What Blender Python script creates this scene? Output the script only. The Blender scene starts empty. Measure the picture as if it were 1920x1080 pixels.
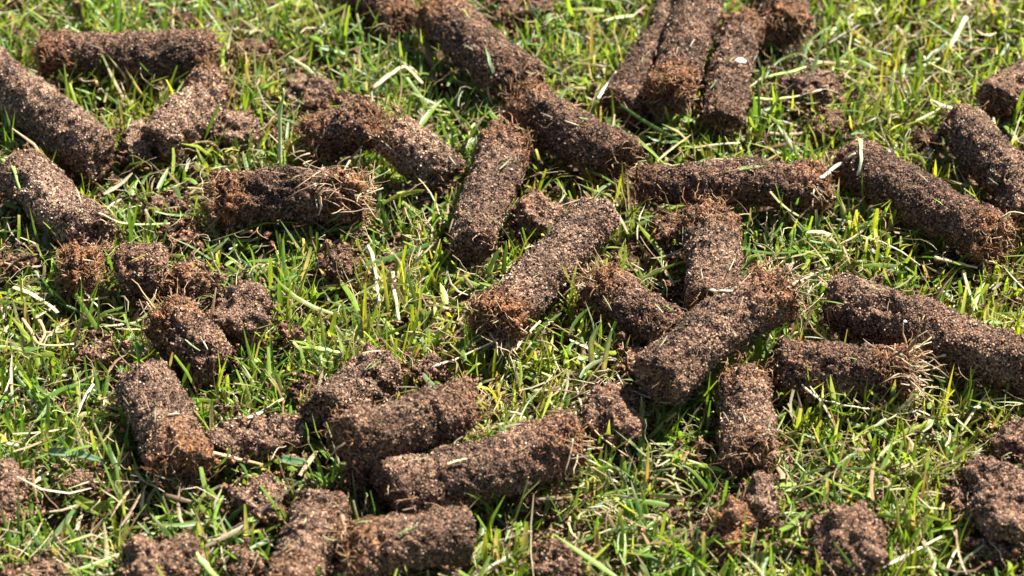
# Soil cores pulled from a lawn by hollow-tine aeration, low sun from the back right. Real size, metres.
import bpy, math
import numpy as np
from mathutils import Vector

rng = np.random.default_rng(7)
S = bpy.context.scene
COL = S.collection
MM = 0.001

# ------------------------------------------------------------------ camera
PITCH = math.radians(42.0)
DIST = 0.98
LENS = 110.0
cam_d = bpy.data.cameras.new('camera')
cam = bpy.data.objects.new('camera', cam_d)
COL.objects.link(cam)
S.camera = cam
CAM = np.array([0.0, -DIST * math.cos(PITCH), DIST * math.sin(PITCH) + 0.010])
cam.location = CAM
cam.rotation_euler = (math.pi / 2 - PITCH, 0, 0)
cam_d.lens = LENS
cam_d.sensor_width = 36.0
cam_d.clip_start = 0.05
cam_d.clip_end = 100.0
cam_d.dof.use_dof = True
cam_d.dof.focus_distance = DIST - 0.010
cam_d.dof.aperture_fstop = 15.0
FWD = np.array([0, math.cos(PITCH), -math.sin(PITCH)])
UPV = np.array([0, math.sin(PITCH), math.cos(PITCH)])

def ray(px, py):
    """direction of the view ray through a pixel of the 1920x1080 photograph"""
    k = 36.0 / LENS / 1920.0
    d = FWD + np.array([1.0, 0, 0]) * ((px - 960) * k) + UPV * (-(py - 540) * k)
    return d / np.linalg.norm(d)

def at(px, py, z_mm):
    """ground position of a photographed point that is z_mm above the soil"""
    d = ray(px, py)
    return CAM + d * ((z_mm * MM - CAM[2]) / d[2])

# ------------------------------------------------------------------ light
SUN_EL, SUN_AZ = math.radians(49), math.radians(46)      # azimuth from +Y (away from camera) towards +X
W = bpy.data.worlds.new('World')
S.world = W
W.use_nodes = True
nt = W.node_tree
sky = nt.nodes.new('ShaderNodeTexSky')
sky.sky_type = 'NISHITA'
sky.sun_disc = False
sky.sun_elevation = SUN_EL
sky.sun_rotation = SUN_AZ
nt.links.new(sky.outputs[0], nt.nodes['Background'].inputs[0])
nt.nodes['Background'].inputs[1].default_value = 0.05
sd = bpy.data.lights.new('sun', 'SUN')
sd.energy = 5.0
sd.angle = math.radians(0.5)
sd.color = (1.0, 0.955, 0.89)
sun = bpy.data.objects.new('sun', sd)
COL.objects.link(sun)
sv = Vector((math.sin(SUN_AZ) * math.cos(SUN_EL), math.cos(SUN_AZ) * math.cos(SUN_EL), math.sin(SUN_EL)))
sun.rotation_euler = sv.to_track_quat('Z', 'Y').to_euler()
sun.location = sv * 3
S.view_settings.view_transform = 'Standard'
S.view_settings.look = 'None'
S.view_settings.gamma = 1.0
S.view_settings.use_curve_mapping = False
S.view_settings.exposure = 2.0

# ------------------------------------------------------------------ noise
def _hash(i, j, k, seed):
    h = (i.astype(np.int64) * 374761393 + j.astype(np.int64) * 668265263 + k.astype(np.int64) * 2147483647 * 3 + seed * 974711 ) & 0xffffffff
    h = ((h ^ (h >> 13)) * 1274126177) & 0xffffffff
    h = ((h ^ (h >> 16)) * 2246822519) & 0xffffffff
    h = h ^ (h >> 15)
    return (h & 0xffffff) / float(0xffffff) * 2 - 1

def noise(P, seed=0):
    F = np.floor(P).astype(np.int64)
    f = P - F
    f = f * f * (3 - 2 * f)
    i, j, k = F[:, 0], F[:, 1], F[:, 2]
    x, y, z = f[:, 0], f[:, 1], f[:, 2]
    def l(a, b, t): return a + (b - a) * t
    c = lambda a, b, d: _hash(i + a, j + b, k + d, seed)
    return l(l(l(c(0,0,0), c(1,0,0), x), l(c(0,1,0), c(1,1,0), x), y),
             l(l(c(0,0,1), c(1,0,1), x), l(c(0,1,1), c(1,1,1), x), y), z)

def fbm(P, scale_mm, octv=3, seed=0):
    Q = P / (scale_mm * MM)
    r = 0; a = 1.0; t = 0
    for o in range(octv):
        r = r + a * noise(Q + 17.3 * o, seed + o)
        t += a; a *= 0.5; Q = Q * 2.03
    return r / t

# ------------------------------------------------------------------ mesh helpers
def make_mesh(name, V, F, mat, parent=None, col=None, smooth=True, loc=(0, 0, 0)):
    """F: array (n,3) or (n,4), or list of such arrays"""
    if not isinstance(F, list): F = [F]
    F = [f for f in F if len(f)]
    V = np.asarray(V, dtype=np.float32) - np.asarray(loc, dtype=np.float32)
    me = bpy.data.meshes.new(name)
    me.vertices.add(len(V))
    me.vertices.foreach_set('co', V.ravel())
    nl = sum(f.size for f in F); npoly = sum(len(f) for f in F)
    me.loops.add(nl)
    me.loops.foreach_set('vertex_index', np.concatenate([f.ravel() for f in F]).astype(np.int32))
    me.polygons.add(npoly)
    tot = np.concatenate([np.full(len(f), f.shape[1]) for f in F]).astype(np.int32)
    st = np.concatenate([[0], np.cumsum(tot)[:-1]]).astype(np.int32)
    me.polygons.foreach_set('loop_start', st)
    me.polygons.foreach_set('loop_total', tot)
    me.polygons.foreach_set('use_smooth', np.full(npoly, smooth))
    me.update(calc_edges=True)
    if col is not None:
        a = me.color_attributes.new('col', 'FLOAT_COLOR', 'POINT')
        c = np.ones((len(V), 4), dtype=np.float32)
        c[:, :3] = np.clip(col, 0, 1)
        a.data.foreach_set('color', c.ravel())
    me.materials.append(mat)
    o = bpy.data.objects.new(name, me)
    COL.objects.link(o)
    if parent is not None:
        o.parent = parent
    else:
        o.location = loc
    return o

def tag(o, label, cat=None, group=None, kind=None):
    o['label'] = label
    if cat: o['category'] = cat
    if group: o['group'] = group
    if kind: o['kind'] = kind
    return o

def thing(name, label, cat, loc, group=None):
    e = bpy.data.objects.new(name, None)
    e.empty_display_size = 0.01
    COL.objects.link(e)
    e.location = loc
    return tag(e, label, cat, group)

class Tubes:
    """collects thin tapering tubes"""
    def __init__(s): s.V = []; s.F = []; s.C = []; s.n = 0
    def add(s, P, R, col, sides=3, flat=1.0, col1=None):
        P = np.asarray(P, float); n = len(P)
        R = np.broadcast_to(np.asarray(R, float), (n,))
        T = np.gradient(P, axis=0); T /= np.linalg.norm(T, axis=1, keepdims=True) + 1e-12
        ref = np.array([0, 0, 1.0]) if abs(T[:, 2]).mean() < 0.8 else np.array([0.3, 1.0, 0])
        A = np.cross(T, ref); A /= np.linalg.norm(A, axis=1, keepdims=True) + 1e-12
        B = np.cross(A, T)
        a = np.arange(sides) * 2 * math.pi / sides
        ring = P[:, None] + R[:, None, None] * (np.cos(a)[None, :, None] * A[:, None] + flat * np.sin(a)[None, :, None] * B[:, None])
        s.V.append(ring.reshape(-1, 3))
        i = np.arange(n - 1)[:, None] * sides; j = np.arange(sides)[None, :]; jn = (j + 1) % sides
        q = np.stack([i + j, i + jn, i + sides + jn, i + sides + j], -1).reshape(-1, 4) + s.n
        s.F.append(q)
        # end caps as fans of quads/tris collapse: use small closing tris
        if sides == 3:
            s.cap = getattr(s, 'cap', []); s.cap.append(np.array([[0, 2, 1], [(n-1)*3, (n-1)*3+1, (n-1)*3+2]]) + s.n)
        else:
            s.cap = getattr(s, 'cap', [])
            t = [[0, k + 1, k] for k in range(1, sides - 1)] + [[(n-1)*sides, (n-1)*sides + k, (n-1)*sides + k + 1] for k in range(1, sides - 1)]
            s.cap.append(np.array(t) + s.n)
        c0 = np.asarray(col, float); c1 = c0 if col1 is None else np.asarray(col1, float)
        tt = np.linspace(0, 1, n)[:, None]
        s.C.append(np.repeat(c0 * (1 - tt) + c1 * tt, sides, axis=0))
        s.n += n * sides
    def build(s, name, mat, parent=None, loc=(0, 0, 0), smooth=True):
        return make_mesh(name, np.concatenate(s.V), [np.concatenate(s.F), np.concatenate(s.cap)], mat, parent, np.concatenate(s.C), smooth, loc)

# ------------------------------------------------------------------ materials
def new_mat(name):
    m = bpy.data.materials.new(name); m.use_nodes = True
    t = m.node_tree
    return m, t, t.nodes, t.links, t.nodes['Principled BSDF']

def mat_soil(name, cell=1500.0, bump=0.9):
    m, t, N, L, P = new_mat(name)
    tc = N.new('ShaderNodeTexCoord')
    at_ = N.new('ShaderNodeAttribute'); at_.attribute_name = 'col'
    wob = N.new('ShaderNodeTexNoise'); wob.inputs['Scale'].default_value = 900; wob.inputs['Detail'].default_value = 2
    L.new(tc.outputs['Object'], wob.inputs['Vector'])
    va = N.new('ShaderNodeVectorMath'); va.operation = 'MULTIPLY_ADD'
    L.new(wob.outputs['Color'], va.inputs[0]); va.inputs[1].default_value = (.0006, .0006, .0006)
    L.new(tc.outputs['Object'], va.inputs[2])
    vo = N.new('ShaderNodeTexVoronoi'); vo.inputs['Scale'].default_value = cell
    L.new(va.outputs[0], vo.inputs['Vector'])
    sep = N.new('ShaderNodeSeparateColor'); L.new(vo.outputs['Color'], sep.inputs[0])
    cr = N.new('ShaderNodeValToRGB'); e = cr.color_ramp.elements
    e[0].position = 0; e[0].color = (.08, .05, .035, 1)
    e[1].position = 1; e[1].color = (3.2, 2.9, 2.6, 1)
    for p, c in ((.28, (.42, .34, .30)), (.55, (.95, .92, .9)), (.8, (1.35, 1.25, 1.15)), (.93, (1.9, 1.7, 1.5))):
        x = e.new(p); x.color = (*c, 1)
    L.new(sep.outputs[0], cr.inputs[0])
    mx = N.new('ShaderNodeMix'); mx.data_type = 'RGBA'; mx.blend_type = 'MULTIPLY'; mx.inputs[0].default_value = 1
    L.new(at_.outputs['Color'], mx.inputs[6]); L.new(cr.outputs[0], mx.inputs[7])
    L.new(mx.outputs[2], P.inputs['Base Color'])
    mr = N.new('ShaderNodeMapRange'); mr.inputs[1].default_value = 0; mr.inputs[2].default_value = 1
    mr.inputs[3].default_value = .95; mr.inputs[4].default_value = .45
    L.new(sep.outputs[1], mr.inputs[0]); L.new(mr.outputs[0], P.inputs['Roughness'])
    n2 = N.new('ShaderNodeTexNoise'); n2.inputs['Scale'].default_value = 700; n2.inputs['Detail'].default_value = 4
    L.new(tc.outputs['Object'], n2.inputs['Vector'])
    sb = N.new('ShaderNodeMath'); sb.operation = 'SUBTRACT'
    L.new(n2.outputs['Fac'], sb.inputs[0]); L.new(vo.outputs['Distance'], sb.inputs[1])
    bp = N.new('ShaderNodeBump'); bp.inputs['Strength'].default_value = bump; bp.inputs['Distance'].default_value = .0006
    L.new(sb.outputs[0], bp.inputs['Height']); L.new(bp.outputs[0], P.inputs['Normal'])
    P.inputs['Specular IOR Level'].default_value = .12
    return m

def mat_attr(name, rough, spec=.5, trans=0.0, var=0.0, sheen_bump=0.0, stripe=0.0):
    m, t, N, L, P = new_mat(name)
    a = N.new('ShaderNodeAttribute'); a.attribute_name = 'col'
    src = a.outputs['Color']
    if var > 0:
        tc = N.new('ShaderNodeTexCoord')
        n = N.new('ShaderNodeTexNoise'); n.inputs['Scale'].default_value = 350; n.inputs['Detail'].default_value = 4
        L.new(tc.outputs['Object'], n.inputs['Vector'])
        mr = N.new('ShaderNodeMapRange'); mr.inputs[1].default_value = .25; mr.inputs[2].default_value = .75
        mr.inputs[3].default_value = 1 - var; mr.inputs[4].default_value = 1 + var
        L.new(n.outputs['Fac'], mr.inputs[0])
        mx = N.new('ShaderNodeMix'); mx.data_type = 'RGBA'; mx.blend_type = 'MULTIPLY'; mx.inputs[0].default_value = 1
        L.new(src, mx.inputs[6]); L.new(mr.outputs[0], mx.inputs[7]); src = mx.outputs[2]
        if sheen_bump > 0:
            bp = N.new('ShaderNodeBump'); bp.inputs['Strength'].default_value = sheen_bump; bp.inputs['Distance'].default_value = .0003
            n3 = N.new('ShaderNodeTexNoise'); n3.inputs['Scale'].default_value = 1500
            L.new(tc.outputs['Object'], n3.inputs['Vector'])
            L.new(n3.outputs['Fac'], bp.inputs['Height']); L.new(bp.outputs[0], P.inputs['Normal'])
    L.new(src, P.inputs['Base Color'])
    P.inputs['Roughness'].default_value = rough
    P.inputs['Specular IOR Level'].default_value = spec
    if trans > 0:
        out = N['Material Output']
        tr = N.new('ShaderNodeBsdfTranslucent'); 
        g = N.new('ShaderNodeMix'); g.data_type = 'RGBA'; g.blend_type = 'MULTIPLY'; g.inputs[0].default_value = 1
        g.inputs[7].default_value = (1.35, 1.3, .55, 1)
        L.new(src, g.inputs[6]); L.new(g.outputs[2], tr.inputs[0])
        ms = N.new('ShaderNodeMixShader'); ms.inputs[0].default_value = trans
        L.new(P.outputs[0], ms.inputs[1]); L.new(tr.outputs[0], ms.inputs[2]); L.new(ms.outputs[0], out.inputs[0])
    return m

M_SOIL = mat_soil('core_soil')
M_GRAIN = mat_attr('sand_grain', .55, .22)
M_FIBRE = mat_attr('root_fibre', .7, .3, trans=.15)
M_GRASS = mat_attr('grass_blade', .42, .42, trans=.46, var=.18, sheen_bump=.25)
M_STRAW = mat_attr('dry_straw', .5, .45, trans=.2, var=.22, sheen_bump=.4)
M_GROUND = mat_soil('lawn_soil', 900, 1.0)
M_PEBBLE = mat_attr('pebble', .35, .5, var=.12)

# ------------------------------------------------------------------ colour palettes (linear)
BROWN = np.array([.078, .043, .026])
RUST = np.array([.165, .074, .029])
DUSTY = np.array([.215, .143, .092])
GRAINS = np.array([[.248, .168, .106], [.138, .085, .053], [.35, .262, .178], [.017, .009, .006], [.042, .022, .013], [.165, .08, .037], [.46, .40, .32], [.090, .054, .034]])
GW = np.array([.20, .19, .12, .17, .17, .06, .03, .08]); GW = GW / GW.sum()

OCT_F = np.array([[0,1,3],[1,2,3],[2,0,3],[1,0,4],[2,1,4],[0,2,4]])
def grains(P, Nn, size_lo, size_hi, tint=1.0, seed=0):
    """irregular octahedra half sunk at points P"""
    r = np.random.default_rng(seed); n = len(P)
    base = np.array([[1,0,0],[-.5,.87,0],[-.5,-.87,0],[0,0,.9],[0,0,-.9]], float)
    q = r.normal(size=(n, 4)); q /= np.linalg.norm(q, axis=1, keepdims=True)
    w, x, y, z = q.T
    R = np.stack([np.stack([1-2*(y*y+z*z), 2*(x*y-z*w), 2*(x*z+y*w)], -1),
                  np.stack([2*(x*y+z*w), 1-2*(x*x+z*z), 2*(y*z-x*w)], -1),
                  np.stack([2*(x*z-y*w), 2*(y*z+x*w), 1-2*(x*x+y*y)], -1)], 1)
    s = (size_lo + (size_hi - size_lo) * r.random(n) ** 1.8)[:, None, None] * r.uniform(.7, 1.3, (n, 5, 1))
    V = np.einsum('nij,kj->nki', R, base) * s + P[:, None] + Nn[:, None] * (size_lo * r.uniform(-.2, .9, n))[:, None, None]
    F = (OCT_F[None] + (np.arange(n) * 5)[:, None, None]).reshape(-1, 3)
    c = GRAINS[r.choice(len(GRAINS), n, p=GW)] * r.uniform(.75, 1.2, (n, 1)) * tint
    return V.reshape(-1, 3), F, np.repeat(c, 5, axis=0)

# ------------------------------------------------------------------ setting: the soil sheet
def axis_coords():
    d = np.linspace(-.26, .26, 131)
    o = .26 * np.power(1.22, np.arange(1, 21)) 
    o = np.append(o[o < 14], 14.0)
    return np.concatenate([-o[::-1], d, o])
gx = axis_coords(); X, Y = np.meshgrid(gx, gx + .02)
G = np.stack([X.ravel(), Y.ravel(), np.zeros(X.size)], 1)
near = np.exp(-((G[:, 0] / .6) ** 2 + (G[:, 1] / .6) ** 2))
G[:, 2] = (fbm(G, 22, 3, 3) * .0022 + fbm(G, 5, 2, 9) * .0014) * near - .001
n_ = len(gx); I = np.arange(n_ * n_).reshape(n_, n_)
Q = np.stack([I[:-1, :-1], I[:-1, 1:], I[1:, 1:], I[1:, :-1]], -1).reshape(-1, 4)
gc = np.array([.075, .046, .030]) * (1 + .35 * fbm(G, 30, 2, 5))[:, None]
far = 1 - near[:, None]
gc = gc * (1 - .7 * far) + np.array([.055, .085, .022]) * .7 * far
ground = make_mesh('lawn_ground', G, Q, M_GROUND, None, gc)
tag(ground, 'dark brown sandy soil of the lawn, glimpsed between the grass', 'ground', None, 'structure')

# ------------------------------------------------------------------ cores and clumps
CAPS = []      # (p0, mid, p1, r) for culling and resting
ELLS = []      # (centre, radii)
G_CORE = 'soil cores scattered over the lawn'
G_CLUMP = 'crumbled soil clumps between the cores'

def bez(p0, pm, p1, u):
    u = np.asarray(u)[:, None]
    return p0 * (1 - u) ** 2 + 2 * (2 * pm - .5 * p0 - .5 * p1) * u * (1 - u) + p1 * u ** 2

def core(label, a, b, r_mm, z=(12, 12), bend=(0, 0), fib=(.2, .2), tufts=(0, 0), grey=0.0, hollow=(0, 0), pits=5, cracks=(), seed=1, rough=1.0, taper=(1, 1), name='soil_core'):
    """a, b: photographed pixel of each end of the axis; z: height of each end of the axis (mm); bend: sideways, upwards (mm);
       fib: how matted with rootlets each end is; tufts: straw sticking out of each end; hollow: how torn in each end is"""
    r0 = np.random.default_rng(seed * 13 + 5)
    p0, p1 = at(*a, z[0]), at(*b, z[1])
    r = (r_mm - .85) * MM
    L_ = np.linalg.norm(p1 - p0); ax = (p1 - p0) / L_
    sd_ = np.cross(ax, [0, 0, 1.0]); sd_ /= np.linalg.norm(sd_); up = np.cross(sd_, ax)
    pm = (p0 + p1) / 2 + sd_ * (bend[0] + r0.normal() * .9) * MM + np.array([0, 0, (bend[1] + r0.normal() * .3) * MM])
    CAPS.append((p0 + ax * r * .3, pm, p1 - ax * r * .3, r))
    # profile rings: (u along axis 0..1, rho, axial offset)
    nv = 74
    K = 13
    ph = np.linspace(.02, 1, K) ** .8
    xc = r0.uniform(.12, .30)
    capx = (1 - ph ** 3.2) ** (1 / 2.2) * xc
    nb = max(10, int(L_ / (.78 * MM)))
    us = np.concatenate([np.zeros(K), np.linspace(0, 1, nb + 2)[1:-1], np.ones(K)])
    rho = np.concatenate([ph, np.ones(nb), ph[::-1]])
    off = np.concatenate([-capx * (1 - 1.9 * hollow[0] * (1 - ph ** 2)), np.zeros(nb), capx[::-1] * (1 - 1.9 * hollow[1] * (1 - ph[::-1] ** 2))]) * r
    side = np.concatenate([-np.ones(K), np.zeros(nb), np.ones(K)])
    nr = len(us)
    v = np.arange(nv) * 2 * math.pi / nv
    U, Vv = np.repeat(us, nv), np.tile(v, nr)
    RHO, OFF, SD = np.repeat(rho, nv), np.repeat(off, nv), np.repeat(side, nv)
    C = bez(p0, pm, p1, us)
    wob = np.stack([np.full(nr, seed * 3.3), us * L_ / (16 * MM), np.zeros(nr)], 1)
    C = C + .9 * MM * (noise(wob, seed + 2)[:, None] * sd_ + noise(wob + 50, seed + 2)[:, None] * up * .7); C = np.repeat(C, nv, axis=0)
    rad = np.cos(Vv)[:, None] * sd_ + np.sin(Vv)[:, None] * up
    tr = r0.uniform(.93, 1.05, 2); sq = r0.uniform(-.07, .07); sqa = r0.uniform(0, 3.14)
    tp = (taper[0] * tr[0] + (taper[1] * tr[1] - taper[0] * tr[0]) * U) * (1 + sq * np.cos(2 * (Vv - sqa)))
    ta, tb0 = r0.uniform(0, 6.28, 2); tm = r0.uniform(.08, .32, 2) * r
    OFF = OFF + np.where(SD < 0, tm[0] * np.cos(Vv - ta), np.where(SD > 0, tm[1] * np.cos(Vv - tb0), 0)) * RHO
    eb = np.clip(1 - U * L_ / (1.2 * r), 0, 1) * (SD == 0) * tm[0] * np.cos(Vv - ta) + np.clip(1 - (1 - U) * L_ / (1.2 * r), 0, 1) * (SD == 0) * tm[1] * np.cos(Vv - tb0)
    P = C + rad * (RHO * r * tp)[:, None] + ax * (OFF + eb)[:, None]
    wgt = np.clip(RHO, 0, 1) ** 3
    Nn = rad * wgt[:, None] + ax * (SD * (1 - wgt))[:, None]
    Nn /= np.linalg.norm(Nn, axis=1, keepdims=True) + 1e-9
    Q = P + seed * 1.37
    d = .15 * r * fbm(Q, 11, 2, seed) + .07 * r * fbm(Q, 5.5, 2, seed + 13) + rough * (.85 * MM * fbm(Q, 3.0, 2, seed + 3) + .62 * MM * noise(Q / (1.25 * MM), seed + 5))
    bl = np.abs(noise(Q / (2.0 * MM), seed + 8)); d -= rough * .55 * MM * np.clip(.22 - bl, 0, 1) / .22 * (noise(Q / (6 * MM), seed + 31) > -.1)
    endw = np.clip(1 - np.minimum(U * L_, (1 - U) * L_) / (.55 * r), 0, 1)
    d += endw * (1.9 * MM * fbm(Q, 3.2, 3, seed + 21)) - endw ** 2 * .05 * r
    D0 = np.clip(1 - U * L_ / (1.5 * r), 0, 1) ** 1.2 * fib[0]; D1 = np.clip(1 - (1 - U) * L_ / (1.5 * r), 0, 1) ** 1.2 * fib[1]
    fz = np.clip(D0 + D1, 0, 1)
    d += fz * 3.6 * MM * fbm(Q, 2.4, 2, seed + 23) + fz * .5 * MM
    cdark = np.ones(len(P))
    for _ in range(pits):
        k = r0.integers(len(P)); s = r0.uniform(1.0, 2.8) * MM
        g = np.exp(-np.sum((P - P[k]) ** 2, 1) / s ** 2); d -= g * r0.uniform(.5, 1.5) * MM
    for _ in range(int(1 + 4 * max(0, rough - 1.1)) if rough > 1.1 else (1 if r0.random() < .5 else 0)):      # bites broken out, mostly at the ends
        e = r0.random() ** .6 * .35; e = e if r0.random() < .5 else 1 - e
        k = np.argmin(np.abs(U - e) + .15 * np.abs(np.angle(np.exp(1j * (Vv - r0.uniform(-.3, 3.4)))))+ (RHO < .99)); s = r0.uniform(2.4, 4.6) * MM
        q2 = np.sum((P - P[k]) ** 2, 1) / s ** 2 * (1 + .5 * fbm(Q, 2.5, 2, seed + 77)); d -= np.clip(1.15 - q2, 0, .8) * r0.uniform(1.6, 3.2) * MM
    for _ in range(r0.integers(0, 3)):                     # hairline breaks part of the way round
        cu = r0.uniform(.15, .85); va_ = r0.uniform(.3, 2.8)
        g = np.exp(-((U + .035 * fbm(Q, 6, 2, seed + 44) - cu) * L_ / (.55 * MM)) ** 2) * np.clip(1.3 - np.abs(np.angle(np.exp(1j * (Vv - va_)))), 0, 1)
        d -= g * 1.5 * MM * (RHO > .9)
    for cu, cw, cd in cracks:
        uu = U + .03 * fbm(Q, 5, 2, seed + 40)
        d -= np.exp(-((uu - cu) * L_ / (cw * MM)) ** 2) * cd * MM * (RHO > .9)
    P = P + Nn * d[:, None]
    # colour: brown loam, rusty where matted with roots, paler where the sand has dried
    c = BROWN * (1 - grey) + np.array([.150, .102, .072]) * grey
    endd = r0.uniform(-.25, .25); c = c * np.clip(1 + .75 * fbm(Q, 10, 3, seed + 50) + endd * (2 * U - 1), .35, 1.8)[:, None]
    dust = np.clip(fbm(Q, 14, 2, seed + 60) * 1.6 - .1, 0, 1)[:, None]
    c = c * (1 - .5 * dust) + DUSTY * .5 * dust
    m = np.clip(fz * 1.45 * (.65 + .7 * fbm(Q, 4, 2, seed + 70)), 0, .92)[:, None]
    c = c * (1 - m) + RUST * m
    base = np.array([*((p0 + p1) / 2)[:2], max(0, min(p0[2], p1[2]) - r)])
    t = thing(name, label, 'soil core', base, G_CORE)
    i = np.arange(nr - 1)[:, None] * nv; j = np.arange(nv)[None]; jn = (j + 1) % nv
    F = np.stack([i + j, i + jn, i + nv + jn, i + nv + j], -1).reshape(-1, 4)
    poleV = np.stack([P[:nv].mean(0), P[-nv:].mean(0)]); n0 = len(P)
    jj = np.arange(nv)
    T = np.concatenate([np.stack([(jj + 1) % nv, jj, np.full(nv, n0)], 1), np.stack([jj, (jj + 1) % nv, np.full(nv, n0 - nv * 0) * 0 + n0 + 1], 1) + np.array([n0 - nv, n0 - nv, 0])])
    make_mesh('soil_body', np.concatenate([P, poleV]), [F[:, ::-1], T[:, ::-1]], M_SOIL, t, np.concatenate([c, c[:1], c[-1:]]), True, base)
    # loose sand grains sitting in the surface
    area = 2 * math.pi * r * (L_ + r)
    ng = int(area / (1.0e-6) * 1.25)
    ok = np.where(Nn[:, 2] > -.75)[0]
    pr = np.where(RHO[ok] > .97, 1, np.clip(RHO[ok], .05, 1) * .5); pr = pr * (1.15 - .7 * fz[ok]) * (1 + .5 * fbm(Q[ok], 7, 2, seed + 90)); pr = np.clip(pr, 0.01, None); pr /= pr.sum()
    k = r0.choice(ok, ng, p=pr)
    tang = r0.normal(size=(ng, 3)) * .22 * MM
    tang -= Nn[k] * np.sum(tang * Nn[k], 1)[:, None]
    gv, gf, gcol = grains(P[k] + tang, Nn[k], .17 * MM, .50 * MM, np.array([.92, .86, .80]) + grey * np.array([.30, .34, .38]), seed)
    lum = c.mean(1); gcol = gcol * np.repeat(np.clip((lum[k] / .075) ** .75, .5, 1.5), 5)[:, None]
    mixm = np.repeat(m[k], 5, axis=0) * .7
    gcol = gcol * (1 - mixm) + gcol.mean(1, keepdims=True) * np.array([1.4, .8, .48]) * mixm
    o = make_mesh('sand_grains', gv, gf, M_GRAIN, t, gcol, False, base); o['kind'] = 'stuff'
    # rootlets
    tb = Tubes()
    def fibre(start, dirn, ln, rad_, cc, curl, hug=None, n=6):
        p = start.copy(); dd = dirn / (np.linalg.norm(dirn) + 1e-9); pts = [p.copy()]
        for _ in range(n - 1):
            dd = dd + r0.normal(size=3) * curl; dd /= np.linalg.norm(dd)
            p = p + dd * ln / (n - 1)
            if hug is not None:
                h = np.clip(np.dot(p - p0, ax) / L_, 0, 1); cc_ = bez(p0, pm, p1, [h])[0]
                q = p - cc_; q = q - ax * np.dot(q, ax); ql = np.linalg.norm(q) + 1e-9
                p = p + q / ql * ((hug - ql) * .8)
            pts.append(p.copy())
        tb.add(pts, np.linspace(1, .45, n) * rad_, cc, 3)
    for _ in range(int(16 + area * 5200)):
        k = r0.choice(ok)
        if RHO[k] < .95: continue
        cc = np.array([.36, .22, .12]) * r0.uniform(.5, 1.5)
        fibre(P[k] + Nn[k] * .25 * MM, r0.normal(size=3), r0.uniform(2, 8) * MM, r0.uniform(.07, .17) * MM, cc, .45, (np.linalg.norm(P[k] - C[k]) + .4 * MM) if r0.random() < .8 else None)
    for e, fb in ((0, fib[0]), (1, fib[1])):
        pe = p0 if e == 0 else p1; oa = -ax if e == 0 else ax
        for _ in range(int(fb * 250)):
            th = r0.uniform(0, 2 * math.pi); rr = r * math.sqrt(r0.uniform(.05, 1.0))
            rv = math.cos(th) * sd_ + math.sin(th) * up
            st = pe + rv * rr + oa * r * (.22 - (1.0 * hollow[e] * .3 if rr < .6 * r else 0))
            dd = oa * r0.uniform(-.1, .8) + rv * r0.uniform(-.3, .7) + r0.normal(size=3) * .5
            cc = np.array([[.25, .11, .043], [.32, .175, .08], [.42, .29, .16], [.13, .058, .027]][r0.integers(4)]) * r0.uniform(.7, 1.2)
            fibre(st, dd, r0.uniform(2, 7) * MM, r0.uniform(.09, .25) * MM, cc, .42)
        for _ in range(int(fb * 200)):
            h = r0.uniform(-.1, 1.1) * r; th = r0.uniform(0, 2 * math.pi)
            rv = math.cos(th) * sd_ + math.sin(th) * up
            if rv[2] < -.7: continue
            st = pe - oa * h + rv * r * 1.0
            cc = np.array([[.24, .105, .04], [.32, .18, .085], [.12, .055, .026]][r0.integers(3)]) * r0.uniform(.7, 1.2)
            fibre(st, r0.normal(size=3), r0.uniform(2, 5) * MM, r0.uniform(.1, .24) * MM, cc, .5, r * 1.04)
        for _ in range(int(tufts[e])):
            th = r0.uniform(0, 2 * math.pi); rr = r * r0.uniform(.2, 1)
            rv = math.cos(th) * sd_ + math.sin(th) * up
            st = pe + rv * rr
            cc = np.array([[.42, .29, .15], [.50, .39, .23], [.32, .20, .10], [.38, .33, .16]][r0.integers(4)]) * r0.uniform(.75, 1.15)
            fibre(st, oa * r0.uniform(.3, 1) + rv * r0.uniform(-.1, .8) + np.array([0, 0, .15]), r0.uniform(5, 14) * MM, r0.uniform(.18, .5) * MM, cc, .2)
    o = tb.build('root_fibres', M_FIBRE, t, base); o['kind'] = 'stuff'
    return t

# unit icosphere
def ico(sub):
    f = (1 + 5 ** .5) / 2
    V = np.array([[-1,f,0],[1,f,0],[-1,-f,0],[1,-f,0],[0,-1,f],[0,1,f],[0,-1,-f],[0,1,-f],[f,0,-1],[f,0,1],[-f,0,-1],[-f,0,1]], float)
    F = np.array([[0,11,5],[0,5,1],[0,1,7],[0,7,10],[0,10,11],[1,5,9],[5,11,4],[11,10,2],[10,7,6],[7,1,8],[3,9,4],[3,4,2],[3,2,6],[3,6,8],[3,8,9],[4,9,5],[2,4,11],[6,2,10],[8,6,7],[9,8,1]])
    V /= np.linalg.norm(V, axis=1, keepdims=True)
    for _ in range(sub):
        E = np.sort(np.concatenate([F[:, [0,1]], F[:, [1,2]], F[:, [2,0]]]), axis=1)
        u, inv = np.unique(E, axis=0, return_inverse=True); inv = inv.ravel()
        m = V[u].mean(1); m /= np.linalg.norm(m, axis=1, keepdims=True)
        n = len(V); V = np.concatenate([V, m]); k = len(F)
        a, b, c = inv[:k] + n, inv[k:2*k] + n, inv[2*k:] + n
        F = np.concatenate([np.stack([F[:,0], a, c], 1), np.stack([F[:,1], b, a], 1), np.stack([F[:,2], c, b], 1), np.stack([a, b, c], 1)])
    return V, F
ICO = {s: ico(s) for s in (0, 3, 4, 5)}

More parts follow.
